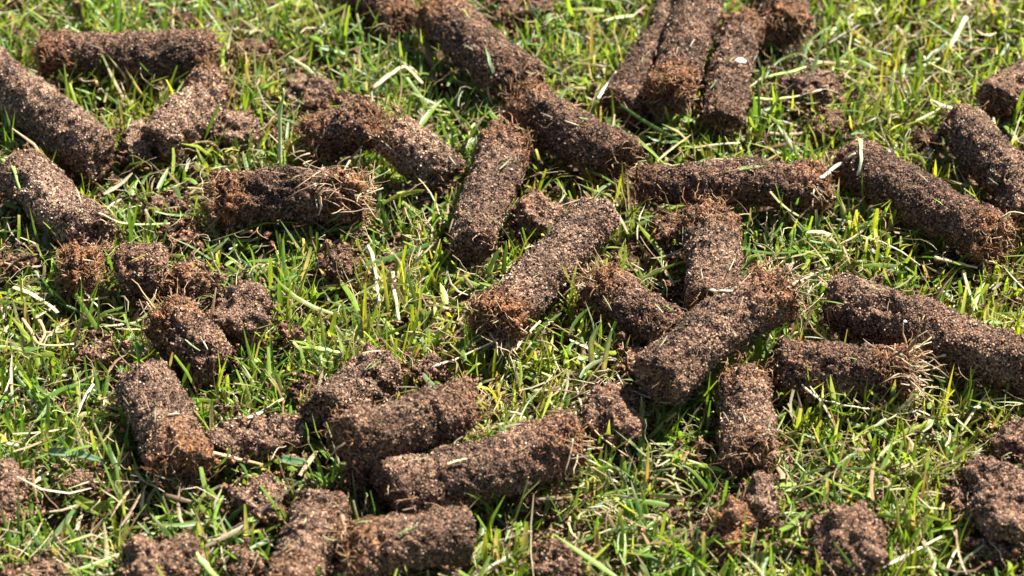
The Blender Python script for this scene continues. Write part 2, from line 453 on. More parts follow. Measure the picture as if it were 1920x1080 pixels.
def clump(label, c, rx_px, ry_px, z=None, seed=1, rust=.0, fibres=10, lump=1.0, grey=.3, name='soil_clump', cat='soil clump'):
    """c: photographed centre, rx_px/ry_px: half width and half height in the photograph"""
    r0 = np.random.default_rng(seed * 31 + 3)
    k = DIST * 36 / LENS / 1920
    rx = rx_px * k; ry = ry_px * k
    rz = ry * .68; ryy = ry * 1.22
    zc = max(rz * .9 / MM + 4.8, 7.5) if z is None else z
    ctr = at(*c, zc)
    ELLS.append((ctr, np.array([rx, ryy, rz])))
    V, F = ICO[5 if max(rx, ry) > 10.3 * MM else (4 if max(rx, ry) > 3 * MM else 3)]
    Rr = np.array([rx, ryy, rz])
    P = V * Rr * 1.06
    Q = P + seed * 2.71
    m = (rx + ry) / 2
    bil = np.abs(fbm(Q, max(2.2, m / MM * .62), 2, seed))
    d = m * lump * (.62 * fbm(Q, max(2.5, m / MM * .7), 3, seed + 1) + .30 * (bil - .25)) + 1.9 * MM * fbm(Q, 2.4, 3, seed + 2) + .4 * MM * noise(Q / (.9 * MM), seed + 4)
    P = P + V * d[:, None]
    col = BROWN * (1 - grey) + np.array([.150, .102, .072]) * grey
    col = col * (1 + .35 * fbm(Q, 5, 3, seed + 5))[:, None]
    rm = np.clip(rust * (.8 + fbm(Q, 4, 2, seed + 6)), 0, .95)[:, None]
    col = col * (1 - rm) + RUST * rm
    base = np.array([ctr[0], ctr[1], max(0, ctr[2] - rz)])
    t = thing(name, label, cat, base, G_CLUMP)
    make_mesh('soil_body', P + ctr, F, M_SOIL, t, col, True, base)
    area = 4 * math.pi * m * m
    ng = int(area / 1e-6 * 1.0)
    ok = np.where(V[:, 2] > -.7)[0]
    kk = r0.choice(ok, ng)
    gv, gf, gcol = grains(P[kk] + ctr + r0.normal(size=(ng, 3)) * .15 * MM, V[kk], .17 * MM, .50 * MM, np.array([.92, .86, .80]) + grey * np.array([.30, .34, .38]), seed)
    rr = np.repeat(rm[kk], 5, axis=0) * .7
    gcol = gcol * (1 - rr) + gcol.mean(1, keepdims=True) * np.array([1.4, .8, .48]) * rr
    o = make_mesh('sand_grains', gv, gf, M_GRAIN, t, gcol, False, base); o['kind'] = 'stuff'
    if fibres:
        tb = Tubes()
        for _ in range(fibres):
            i = r0.choice(ok); p = P[i] + ctr; dd = r0.normal(size=3) + V[i] * .3
            pts = [p.copy()]; ln = r0.uniform(2, 6) * MM
            dd /= np.linalg.norm(dd)
            for _ in range(5):
                dd = dd + r0.normal(size=3) * .45; dd /= np.linalg.norm(dd); p = p + dd * ln / 5; pts.append(p.copy())
            tb.add(pts, np.linspace(1, .4, 6) * r0.uniform(.08, .2) * MM, np.array([.34, .19, .09]) * r0.uniform(.6, 1.4), 3)
        o = tb.build('root_fibres', M_FIBRE, t, base); o['kind'] = 'stuff'
    return t

#CORES-BEGIN
core('straight core lying level at the top left, roots at its left end', (88, 99), (392, 104), 8.6, (13, 13), fib=(.5, .15), grey=.2, seed=1, cracks=((.62, 1.0, .5),))
core('thick core entering at the left edge below the level top-left core', (-60, 102), (186, 297), 9.4, (12, 12), fib=(.1, .05), grey=.6, seed=2)
core('pale dusty core at the left edge ending above the short broken piece', (42, 322), (172, 438), 9.6, (11, 13), fib=(.2, .05), grey=.9, seed=3, pits=8)
core('short stubby broken core next to the rusty root plug on the left', (234, 508), (298, 505), 9.0, (12, 12), fib=(.15, .05), grey=.2, seed=4, hollow=(.4, 0))
core('small rusty plug of matted roots left of the short broken core', (138, 512), (168, 510), 8.4, (11, 11), fib=(1, 1), tufts=(6, 0), seed=5, rough=1.6, name='root_plug')
core('crumbling tan core leaning down from the right end of the level core', (398, 160), (300, 270), 9.0, (11, 12), fib=(.45, .1), grey=.8, seed=6, rough=1.6, pits=9)
core('rusty matted core bending into the short smooth core near upper centre left', (592, 260), (704, 240), 8.6, (11, 20), fib=(.9, .4), grey=.1, seed=7, rough=1.5, tufts=(4, 0))
core('short smooth core sloping right, joined to the rusty matted one', (734, 246), (832, 332), 8.5, (22, 8), fib=(.25, .05), grey=.7, seed=8)
core('level core with straw heaped over its frayed right end, left of centre', (415, 378), (668, 376), 9.4, (12, 12), fib=(.9, 1), tufts=(6, 26), grey=.1, seed=9, bend=(0, 1), rough=1.9, pits=8)
core('upright core with rooty upper end under the long diagonal core', (952, 272), (885, 462), 8.6, (13, 11), fib=(.85, .1), tufts=(8, 0), grey=.5, seed=10)
core('long dark diagonal core with torn rooty top at the top centre', (818, 25), (984, 156), 9.4, (15, 15), fib=(.8, .1), tufts=(4, 0), grey=.15, seed=11)
core('lower half of the long diagonal core, its upper collar matted with roots', (985, 196), (1160, 300), 9.9, (14, 12), fib=(.6, .1), grey=.15, seed=12, cracks=((.22, 1.2, .7),))
core('dark core at the top edge tucked behind the torn top of the diagonal core', (652, -26), (752, 38), 8.4, (10, 10), fib=(.2, .3), seed=13)
core('dark shaded core leaning under the left side of the top right bundle', (1275, 20), (1162, 205), 8.4, (9, 8), fib=(.1, .1), grey=.2, seed=14)
core('core in the top right bundle with torn rusty end facing the viewer', (1330, -40), (1256, 172), 8.9, (20, 18), fib=(.1, .95), grey=.2, hollow=(0, .5), seed=15)
core('narrow core with one white pebble in the top right bundle', (1396, 48), (1350, 222), 8.1, (15, 12), fib=(.5, .1), grey=.3, seed=16)
core('core at the top edge showing its hollow rooty end, right of the bundle', (1478, -60), (1475, 55), 8.4, (12, 12), fib=(.1, .8), tufts=(0, 5), grey=.4, hollow=(0, .8), seed=17)
core('level arched core with frayed pale right end, right of centre', (1200, 352), (1535, 352), 8.2, (11, 12), bend=(0, 3), fib=(.2, .7), tufts=(0, 8), grey=.1, seed=18, taper=(.85, 1.05))
core('big straight core sloping down right with pale straws across its upper end', (1590, 300), (1862, 452), 9.6, (13, 13), fib=(.15, .7), tufts=(0, 5), grey=.1, seed=19)
core('core standing behind the big sloping core, cut off by the right edge', (1800, 232), (1935, 400), 8.9, (13, 14), fib=(.15, .3), grey=.4, seed=20, rough=1.3)
core('core poking in from the right edge near the top corner', (1868, 190), (1990, 110), 7.8, (11, 11), fib=(.1, .1), grey=.4, seed=21)
core('long straight core at the picture centre with rusty frayed lower end', (1112, 400), (930, 605), 9.6, (15, 13), fib=(.05, .95), tufts=(0, 10), grey=.55, seed=22)
core('upright core whose foot goes under the crossing core', (1325, 412), (1340, 570), 9.3, (14, 12), fib=(.75, .1), tufts=(3, 0), grey=.45, seed=23)
core('rusty-ended core sloping under the crossing core from the left', (1128, 540), (1262, 632), 9.0, (12, 11), fib=(.8, .1), tufts=(5, 0), grey=.1, seed=24)
core('crossing core lying on top of the others with frayed upper right end', (1452, 545), (1236, 712), 10.2, (25, 19), fib=(.85, .1), tufts=(12, 0), grey=.35, hollow=(.4, 0), seed=25)
core('level core with a bush of straw at its right end, below the crossing core', (1455, 682), (1690, 702), 9.2, (11, 11), bend=(0, -1.0), fib=(.1, .9), tufts=(0, 60), grey=.1, seed=26)
core('upright core with broken lower end below the crossing core', (1392, 722), (1402, 862), 8.8, (13, 11), fib=(.5, .3), grey=.45, hollow=(0, .5), seed=27, rough=1.3, pits=9)
core('big smooth core running off the right edge with one bright glint', (1562, 560), (1960, 700), 9.9, (14, 12), fib=(.05, .2), grey=.2, seed=28)
core('crumbling dark core with matted top beside the round clump at left', (318, 600), (402, 690), 9.0, (12, 9), fib=(.8, .1), tufts=(4, 0), grey=.3, seed=29, rough=1.6, pits=9)
core('single thick core left of the bottom pile, roots at its lower end', (262, 712), (338, 868), 9.8, (14, 13), fib=(.05, .8), tufts=(0, 5), grey=.5, seed=30, pits=8)
core('crumbly pale core at the back of the bottom pile', (712, 690), (610, 782), 9.8, (12, 12), fib=(.1, .1), grey=.7, seed=31, rough=1.5)
core('topmost core of the bottom pile, with torn right end', (655, 828), (872, 762), 10.0, (23, 19), fib=(.2, .35), grey=.3, hollow=(.2, .5), seed=32)
core('dark shaded core under the topmost core of the pile', (672, 900), (735, 872), 7.6, (8, 8), fib=(.1, .1), seed=33)
core('long front core of the pile with frayed right end', (735, 918), (1062, 834), 10.0, (14, 14), fib=(.05, .6), tufts=(0, 5), grey=.3, seed=34)
core('short thick core at the bottom edge in front of the pile', (662, 1036), (868, 1002), 9.7, (13, 13), fib=(.6, .05), tufts=(3, 0), grey=.25, seed=35, cracks=((.2, 1.0, .8),))
core('core at the bottom edge pointing at the viewer, shaded by the pile', (602, 950), (535, 1105), 9.6, (10, 11), fib=(.1, .3), grey=.4, seed=36, rough=1.4)
#CORES-END

CL = [
 ('round brown clump right of the crumbling dark core', (452, 590), 54, 56, 0, .1, .6),
 ('lumpy clump stuck to the right of the crumbling tan core', (445, 243), 52, 36, 0, .05, .8),
 ('crumbs heaped at the foot of the crumbling tan core', (262, 268), 32, 42, 0, .05, .9),
 ('clump in the grass right of the leaning tan core, upper left', (575, 178), 44, 34, 0, .1, .6),
 ('small dark clump right of the level top-left core', (470, 102), 38, 26, 0, .2, .2),
 ('crumb at the top edge near the upper left corner', (345, 34), 22, 16, 0, .3, .7),
 ('brown clump cut by the top edge, right of the diagonal core', (985, 12), 52, 34, 0, .2, .4),
 ('clump wedged between the centre core and the upright one', (1010, 402), 38, 38, 0, .3, .7),
 ('small clump in the grass under the dusty left core', (312, 386), 34, 20, 0, .1, .6),
 ('small dark lump in the grass left of the centre core', (645, 496), 32, 30, 0, .1, .2),
 ('single tiny crumb right of the round brown clump', (545, 630), 15, 14, 0, .1, .5),
 ('small clump right of the pale core behind the pile', (800, 692), 26, 24, 0, .1, .5),
 ('small round clump left of the pale core behind the pile', (578, 732), 22, 20, 0, .1, .3),
 ('flat pale clump between the single thick core and the pile', (490, 818), 72, 36, 0, .1, .7),
 ('clump under the drooping thin root, right of the front core', (1145, 778), 46, 54, 0, .15, .5),
 ('small clump left of the crossing core’s lower end', (1198, 678), 30, 26, 0, .15, .4),
 ('small clump left of the upright core’s rooty top', (1252, 434), 20, 24, 0, .2, .3),
 ('crumbly clump in the grass left of the bottom pile', (482, 935), 42, 36, 0, .1, .7),
 ('clump at the bottom edge left of the viewer-facing core', (300, 1062), 62, 48, 0, .1, .5),
 ('pinkish clump in the bottom left corner', (75, 1078), 58, 26, 0, .15, .7),
 ('clump cut by the left edge low down', (2, 930), 36, 50, 0, .1, .6),
 ('small crumb beside the viewer-facing core at the bottom edge', (455, 1060), 26, 24, 0, .1, .7),
 ('small clump at the bottom edge right of the short thick core', (1046, 1052), 36, 36, 0, .15, .4),
 ('rusty fibrous clump at the lower right of centre', (1372, 990), 42, 40, 0, .7, .2),
 ('pale crumbs fallen below the broken upright core', (1428, 932), 26, 44, 0, .1, .9),
 ('fist-shaped clump at the bottom edge right of the rusty one', (1597, 1018), 60, 60, 0, .15, .4),
 ('large ragged clump at the right edge near the bottom', (1885, 945), 62, 66, 0, .1, .5),
 ('upper lump of the ragged heap at the right edge', (1908, 838), 42, 50, 0, .15, .4),
 ('loose crumbs left of the ragged heap at the right edge', (1842, 898), 34, 24, 0, .25, .4),
 ('flat clump in the grass right of the top right bundle', (1515, 168), 54, 36, 0, .1, .6),
 ('little clump below the flat one, right of the bundle', (1545, 235), 28, 24, 0, .1, .5),
 ('tiny crumb in the grass above the big smooth core', (1738, 262), 15, 13, 0, .1, .6),
 ('fibrous brown litter lump above the crumbling dark core', (352, 528), 50, 30, 0, .5, .4),
 ('crumbs in the grass left of the single thick core', (185, 660), 30, 20, 0, .2, .7),
 ('small lump in the grass under the left root plug', (30, 486), 26, 20, 0, .1, .8),
 ('tiny dark crumb in front of the big smooth core', (1597, 632), 13, 20, 0, .3, .1),
 ('small clump behind the short smooth core, upper centre left', (655, 205), 40, 20, 0, .25, .5),
 ('crumbly patch below the large ragged clump at the right edge', (1880, 1022), 46, 30, 0, .1, .5),
 ('crumb mound at the left flank of the large ragged clump', (1815, 945), 30, 26, 0, .15, .6),
 ('crumbs in the grass beside the fist-shaped clump', (1545, 985), 26, 24, 0, .3, .5),
 ('small crumb pile in the bottom left grass', (150, 905), 30, 20, 0, .1, .8),
 ('crumbs under the level straw-topped core’s left end', (345, 445), 30, 18, 0, .3, .4),
]
for n, (lab, c, rx, ry, _, ru, gy) in enumerate(CL):
    clump(lab.replace('’', "'"), c, rx, ry, seed=n + 3, rust=ru, grey=gy, fibres=14 if ru < .4 else 70, lump=1.0)

# white pebble and pale blue grain (painted glint) pressed into two of the cores
def sdf(p):
    d = p[:, 2] - .009
    for a, m, b, r in CAPS:
        for s, e in ((a, m), (m, b)):
            ba = e - s; h = np.clip(((p - s) @ ba) / (ba @ ba), 0, 1)
            d = np.minimum(d, np.linalg.norm(p - s - h[:, None] * ba, axis=1) - r)
    for c, R in ELLS:
        q = (p - c) / R; l = np.linalg.norm(q, axis=1)
        d = np.minimum(d, (l - 1) * R.min())
    return d
def hit(px, py, lift=.0006):
    d = ray(px, py); t = .6
    for _ in range(160):
        s = sdf((CAM + d * t)[None])[0]; t += s * .9
        if s < 2e-5: break
    return CAM + d * (t - lift) + np.array([0, 0, lift * .6])

def core_by(words):
    return [o for o in bpy.data.objects if words in str(o.get('label', ''))][0]
for words, (px, py), s, cc in (('one white pebble', (1388, 115), (1.7, 1.4, .8), (.50, .43, .33)), ('one bright glint', (1697, 603), (.5, .45, .4), (.7, .75, .85))):
    par = core_by(words); V, F = ICO[3]; c0 = hit(px, py, 0)
    P = V * np.array(s) * MM * (1 + .38 * fbm(V * .003, 2.4, 2, 4))[:, None] + c0
    make_mesh('pebble', P, F, M_PEBBLE, par, np.tile(cc, (len(P), 1)), True, np.array(par.location))

# straw and dead leaf bases still attached to some cores
def straw_tuft(words, px, py, n, spread, lo, hi, seed, up=.35, lean=(0, 0, 0)):
    par = core_by(words); r0 = np.random.default_rng(seed); tb = Tubes(); c0 = hit(px, py, .0003)
    for _ in range(n):
        p = c0 + r0.normal(size=3) * np.array([spread, spread, spread * .25]) * MM
        dd = r0.normal(size=3) * np.array([1, 1, .3]) + np.array([0, 0, up]) + np.array(lean); dd /= np.linalg.norm(dd)
        ln = r0.uniform(lo, hi) * MM; pts = [p - dd * ln * .3]
        for _ in range(6):
            dd = dd + r0.normal(size=3) * .16 + np.array([0, 0, -.09]); dd /= np.linalg.norm(dd); pts.append(pts[-1] + dd * ln / 6)
        cc = np.array([[.42, .30, .16], [.48, .38, .23], [.31, .19, .095], [.24, .13, .06]][r0.integers(4)]) * r0.uniform(.65, 1.1)
        tb.add(pts, np.linspace(1, .45, 7) * r0.uniform(.13, .42) * MM, cc, 4, .6)
    o = tb.build('straw_tuft', M_STRAW, par, np.array(par.location)); o['kind'] = 'stuff'
straw_tuft('straw heaped over', 640, 345, 60, 4.5, 6, 15, 1)
straw_tuft('bush of straw', 1705, 690, 40, 3.8, 5, 13, 2, .1, (1.3, -.3, 0))
straw_tuft('frayed upper right end', 1488, 530, 34, 2.6, 5, 13, 3, .2, (1.1, .2, 0))
straw_tuft('rusty frayed lower end', 940, 640, 24, 3.5, 5, 12, 4, .1, (.2, -.8, 0))
straw_tuft('upright core with rooty', 945, 232, 26, 3.2, 5, 12, 5, .3)
straw_tuft('rusty matted core bending', 590, 280, 22, 3.0, 4, 10, 6, .2, (-.6, -.5, 0))
straw_tuft('frayed pale right end', 1535, 350, 26, 2.6, 4, 10, 7, .2, (.8, -.4, 0))
straw_tuft('fibrous brown litter', 372, 498, 46, 4.0, 4, 10, 8, .6)
straw_tuft('rusty-ended core sloping', 1100, 530, 20, 2.8, 4, 10, 9, .2, (-1, 0, 0))
straw_tuft('long front core', 1085, 835, 16, 3.0, 4, 11, 10, .2, (.9, -.2, 0))
straw_tuft('under the drooping thin root', 1130, 728, 22, 3.5, 5, 12, 11, .4)

# ------------------------------------------------------------------ grass
def inside_any(P, shrink=.97):
    """P (n,k,3): True where a blade runs through a core or clump"""
    bad = np.zeros(len(P), bool); q = P.reshape(-1, 3)
    for a, m, b, r in CAPS:
        lo = np.minimum(np.minimum(a, m), b) - r - .002; hi = np.maximum(np.maximum(a, m), b) + r + .002
        near = np.all((q > lo) & (q < hi), axis=1); idx = np.where(near)[0]
        if not len(idx): continue
        p = q[idx]; d = np.full(len(p), 9.0)
        for s, e in ((a, m), (m, b)):
            ba = e - s; h = np.clip(((p - s) @ ba) / (ba @ ba), -.3 * r / np.linalg.norm(ba) * 0, 1)
            d = np.minimum(d, np.linalg.norm(p - s - h[:, None] * ba, axis=1))
        bad[idx[d < r * shrink] // P.shape[1]] = True
    for c, R in ELLS:
        l = np.linalg.norm((q - c) / (R * .9), axis=1)
        bad[np.where(l < 1)[0] // P.shape[1]] = True
    return bad

def blades(root, az, ln, wd, lean, curl, c0, c1, tip, tipw, nseg=4, fold=.28, twist=None, roll=None, cull=True):
    n = len(root); t = np.linspace(0, 1, nseg + 1)
    ang = lean[:, None] + curl[:, None] * t[None]
    azt = az[:, None] + (0 if twist is None else twist[:, None] * t[None])
    step = ln[:, None] / nseg
    dx = np.sin(ang) * np.cos(azt); dy = np.sin(ang) * np.sin(azt); dz = np.cos(ang)
    D = np.stack([dx, dy, dz], -1)
    P = np.concatenate([root[:, None], root[:, None] + np.cumsum(D[:, :-1] * step[..., None], axis=1)], axis=1)
    P[:, :, 2] = np.maximum(P[:, :, 2], .0008)
    sid = np.stack([-np.sin(azt), np.cos(azt), np.zeros_like(azt)], -1)
    nrm = np.cross(sid, D)
    if roll is not None:
        cr, sr = np.cos(roll)[:, None, None], np.sin(roll)[:, None, None]
        sid, nrm = sid * cr + nrm * sr, nrm * cr - sid * sr
    prof = np.interp(t, [0, .25, .6, 1], [.62, 1, .92, 0])[None] + tipw[:, None] * t[None] ** 3
    w = wd[:, None] * np.clip(prof, .04, 1) * .5
    keep = ~inside_any(P) if cull else np.ones(n, bool)
    Lf = P - sid * w[..., None]; Rt = P + sid * w[..., None]; Md = P - nrm * (w * fold * 2)[..., None] * .6
    V = np.stack([Lf, Md, Rt], 2)[keep]                         # n, nseg+1, 3, 3
    n = len(V); k = (nseg + 1) * 3
    b = (np.arange(nseg)[:, None] * 3 + np.arange(2)[None]).ravel()
    f = np.stack([b, b + 1, b + 4, b + 3], 1)
    F = (f[None] + (np.arange(n) * k)[:, None, None]).reshape(-1, 4)
    tt = t[None, :, None]
    c = c0[keep][:, None] * (1 - np.clip(tt * 2.4, 0, 1)) + c1[keep][:, None] * np.clip(tt * 2.4, 0, 1)
    tk = np.clip((tt - .72) / .28, 0, 1)
    c = c * (1 - tk) + tip[keep][:, None] * tk
    c = np.repeat(c[:, :, None], 3, axis=2)
    return V.reshape(-1, 3), F, c.reshape(-1, 3)

GREENS = np.array([[.155, .242, .020], [.122, .208, .018], [.220, .280, .026], [.085, .165, .020], [.135, .205, .068], [.270, .295, .036], [.062, .128, .017], [.195, .252, .105]])
GRW = np.array([.22, .18, .16, .12, .10, .09, .08, .05]); GRW /= GRW.sum()
TAN = np.array([[.46, .36, .20], [.38, .26, .13], [.54, .46, .29], [.28, .17, .085], [.42, .38, .17]])

def cat(parts):
    V, F, C, n = [], [], [], 0
    for v, f, c in parts:
        V.append(v); F.append(f + n); C.append(c); n += len(v)
    return np.concatenate(V), np.concatenate(F), np.concatenate(C)

X0, X1, Y0, Y1 = -.235, .235, -.190, .235
def grass_field():
    parts = []
    # tufts of growing leaves, mown short
    nt_ = 13000
    tc = np.stack([rng.uniform(X0, X1, nt_), rng.uniform(Y0, Y1, nt_)], 1)
    P3 = np.c_[tc, np.zeros(nt_)]
    dens = fbm(P3, 24, 2, 77)
    keep = rng.random(nt_) < .88 + .5 * dens
    tc = tc[keep]; dens = dens[keep]
    per = rng.integers(3, 7, len(tc))
    ti = np.repeat(np.arange(len(tc)), per); n = len(ti)
    root = np.c_[tc[ti] + rng.normal(size=(n, 2)) * .0011, np.full(n, -.0008)]
    taz = rng.uniform(0, 2 * math.pi, len(tc))
    az = taz[ti] + rng.normal(size=n) * 1.25
    h = (rng.uniform(.65, 1.25, len(tc)) * (1 + .3 * dens))[ti]
    ln = np.clip(rng.gamma(7, .0016, n) * h, .005, .024)
    wd = np.clip(rng.normal(1.12, .36, n), .45, 2.1) * MM
    lean = np.abs(rng.normal(.42, .33, n)); curl = rng.normal(.45, .55, n)
    tb_ = rng.choice(len(GREENS), len(tc), p=GRW)
    ci = np.where(rng.random(n) < .55, tb_[ti], rng.choice(len(GREENS), n, p=GRW))
    c1 = GREENS[ci] * rng.uniform(.75, 1.25, (n, 1))
    yel = np.clip(.35 + fbm(root, 45, 2, 91) * .9 + root[:, 0] * 1.6 - root[:, 1] * .5, 0, 1)[:, None]
    c1 = c1 * (1 - yel) * np.array([.88, .98, 1.2]) + c1 * yel * np.array([1.30, 1.10, .75])
    c0 = c1 * .5 + np.array([.30, .32, .12]) * .5 * rng.uniform(.6, 1.2, (n, 1))
    brown = rng.random(n)
    tip = np.where((brown < .30)[:, None], TAN[rng.integers(0, 5, n)], c1 * 1.15)
    dry = rng.random(n) < .12
    c1[dry] = TAN[rng.integers(0, 5, dry.sum())] * rng.uniform(.7, 1.1, (dry.sum(), 1)); c0[dry] = c1[dry] * .9
    tipw = np.where(rng.random(n) < .42, rng.uniform(.3, .75, n), 0)
    parts.append(blades(root, az, ln, wd, lean, curl, c0, c1, tip, tipw, 3, .30, rng.normal(size=n) * .5, rng.normal(size=n) * .3))
    # leaves lying over, and clippings dropped by the mower
    n = 5200
    root = np.stack([rng.uniform(X0, X1, n), rng.uniform(Y0, Y1, n), rng.uniform(.002, .0105, n)], 1)
    az = rng.uniform(0, 2 * math.pi, n); ln = np.clip(rng.gamma(5, .0023, n), .004, .026); wd = np.clip(rng.normal(1.2, .42, n), .5, 2.3) * MM
    lean = rng.normal(1.45, .18, n); curl = rng.normal(.0, .35, n)
    c1 = GREENS[rng.choice(len(GREENS), n, p=GRW)] * rng.uniform(.8, 1.3, (n, 1))
    d = rng.random(n) < .22; c1[d] = TAN[rng.integers(0, 5, d.sum())] * .85; wd[d] = np.clip(wd[d] * .6, .4 * MM, 1.15 * MM)
    tipw = np.where(rng.random(n) < .6, rng.uniform(.3, .9, n), 0)
    parts.append(blades(root, az, ln, wd, lean, curl, c1 * .9 + .03, c1, c1 * 1.1, tipw, 4, .25, rng.normal(size=n) * .6, rng.normal(size=n) * .6))
    return cat(parts)
v, f, c = grass_field()
g = make_mesh('lawn_grass', v, f, M_GRASS, None, c, True)
tag(g, 'short mown green lawn grass growing between the soil cores', 'grass', None, 'stuff')

# the lawn goes on around the picture
n = 12000
r_ = np.stack([rng.uniform(-.8, .8, n), rng.uniform(-.75, .85, n), np.full(n, -.001)], 1)
r_ = r_[~((r_[:, 0] > X0) & (r_[:, 0] < X1) & (r_[:, 1] > Y0) & (r_[:, 1] < Y1))]; n = len(r_)
c1 = GREENS[rng.choice(len(GREENS), n, p=GRW)] * rng.uniform(.75, 1.25, (n, 1))
d = rng.random(n) < .15; c1[d] = TAN[rng.integers(0, 5, d.sum())]
v, f, c = blades(r_, rng.uniform(0, 6.3, n), rng.uniform(.010, .026, n), rng.uniform(1.6, 3.4, n) * MM, np.abs(rng.normal(.55, .4, n)), rng.normal(.5, .5, n), c1 * .8, c1, c1, np.zeros(n), 2)
g = make_mesh('outer_lawn_grass', v, f, M_GRASS, None, c, True)
tag(g, 'mown grass of the lawn further out around the cores', 'grass', None, 'stuff')

# dry thatch: dead leaves and stems, thin
def on_cores():
    # clippings and dead bits lying on the cores
    P_, A_, L__, Z_ = [], [], [], []
    for a_, m_, b_, r__ in CAPS:
        ax_ = (b_ - a_) / np.linalg.norm(b_ - a_); sd__ = np.cross(ax_, [0, 0, 1.0]); sd__ /= np.linalg.norm(sd__); up_ = np.cross(sd__, ax_)
        for _ in range(4):
            th = rng.normal(0, .65); q = bez(a_, m_, b_, [rng.uniform(.02, .9)])[0] + (up_ * math.cos(th) + sd__ * math.sin(th)) * (r__ * 1.07 + .0004)
            dr = ax_ * rng.choice([-1, 1]) + sd__ * rng.normal(0, .35) * math.cos(th) - up_ * rng.normal(0, .35) * math.sin(th); dr /= np.linalg.norm(dr)
            P_.append(q); A_.append(math.atan2(dr[1], dr[0])); Z_.append(math.acos(np.clip(dr[2], -1, 1))); L__.append(rng.uniform(.0025, .008))
    n = len(P_); c1 = np.where((rng.random(n) < .3)[:, None], GREENS[rng.integers(0, len(GREENS), n)], TAN[rng.integers(0, 5, n)] * rng.uniform(.3, .75, (n, 1)))
    return blades(np.array(P_), np.array(A_), np.array(L__), rng.uniform(.2, .6, n) * MM, np.array(Z_), rng.normal(.15, .3, n), c1, c1, c1, rng.uniform(0, .6, n), 3, .3, cull=False)
def litter():
    n = 5600
    root = np.stack([rng.uniform(X0, X1, n), rng.uniform(Y0, Y1, n), rng.uniform(.001, .0095, n)], 1)
    az = rng.uniform(0, 2 * math.pi, n); ln = np.clip(rng.gamma(4, .0026, n), .003, .026); wd = np.clip(rng.gamma(3, .21, n), .25, 1.6) * MM
    c1 = TAN[rng.integers(0, 5, n)] * rng.uniform(.45, 1.0, (n, 1))
    tipw = rng.uniform(.1, .8, n)
    return blades(root, az, ln, wd, rng.normal(1.4, .25, n), rng.normal(0, .5, n), c1 * .85, c1, c1, tipw, 3, .45, rng.normal(size=n) * 1.0, rng.normal(size=n) * .8)
v, f, c = cat([litter(), on_cores()])
g = make_mesh('dry_thatch', v, f, M_STRAW, None, c, True)
tag(g, 'dry tan thatch and dead leaf bits littered through the grass', 'thatch', None, 'stuff')

# fine pale rootlets on the grass
tb = Tubes()
cand = np.stack([rng.uniform(X0, X1, 3800), rng.uniform(Y0, Y1, 3800), rng.uniform(.005, .0135, 3800)], 1)
cand = cand[~inside_any(cand[:, None], 1.1)]
for p in cand:
    d = rng.normal(size=3); d[2] *= .35; pts = [p.copy()]; ln = rng.uniform(3, 16) * MM; d /= np.linalg.norm(d)
    for _ in range(6):
        d = d + rng.normal(size=3) * np.array([.35, .35, .25]); d /= np.linalg.norm(d); p = p + d * ln / 6; p[2] = np.clip(p[2], .002, .016); pts.append(p.copy())
    if inside_any(np.array(pts)[None], 1.0)[0]: continue
    tb.add(pts, np.linspace(1, .5, 7) * rng.uniform(.07, .20) * MM, TAN[rng.integers(0, 5)] * rng.uniform(.7, 1.2), 3)
g = tb.build('fine_rootlets', M_FIBRE)
tag(g, 'thin pale curling rootlets strewn over the grass', 'roots', None, 'stuff')

# loose crumbs of soil
def crumbs():
    n = 5200
    P = [np.stack([rng.uniform(X0, X1, n), rng.uniform(Y0, Y1, n), rng.uniform(.0005, .0095, n)], 1)]
    for cc_, R_ in ELLS:                                    # spilled around each clump
        k = int(60 + R_[0] * 12000); a = rng.uniform(0, 6.28, k); q = rng.uniform(.8, 1.7, k)
        P.append(np.stack([cc_[0] + np.cos(a) * q * R_[0], cc_[1] + np.sin(a) * q * R_[1], rng.uniform(.003, .011, k)], 1))
    for a_, m_, b_, r__ in CAPS:                             # and beside each core
        k = 70; u = rng.uniform(-.1, 1.1, k)[:, None]; q = a_ * (1 - u) + b_ * u
        ax_ = (b_ - a_) / np.linalg.norm(b_ - a_); sd__ = np.array([ax_[1], -ax_[0], 0]); sd__ /= np.linalg.norm(sd__)
        q = q + sd__ * (rng.choice([-1, 1], k) * (r__ + rng.gamma(1.5, .0025, k)))[:, None]; q[:, 2] = rng.uniform(.002, .010, k); P.append(q)
    P = np.concatenate(P)
    P = P[~inside_any(P[:, None], 1.03)]; n = len(P)
    V, F = ICO[0]
    s = np.clip(rng.gamma(2.0, .00030, n), .00022, .0021)[:, None, None]
    vv = V[None] * s * rng.uniform(.5, 1.4, (n, len(V), 1)) + P[:, None]
    cc = (BROWN * rng.uniform(.7, 2.2, (n, 1)))[:, None] * rng.uniform(.6, 1.5, (n, len(V), 1))
    return vv.reshape(-1, 3), (F[None] + (np.arange(n) * len(V))[:, None, None]).reshape(-1, 3), cc.reshape(-1, 3)
v, f, c = crumbs()
g = make_mesh('loose_soil_crumbs', v, f, M_SOIL, None, c, False)
tag(g, 'loose brown soil crumbs sprinkled through the grass', 'soil crumbs', None, 'stuff')

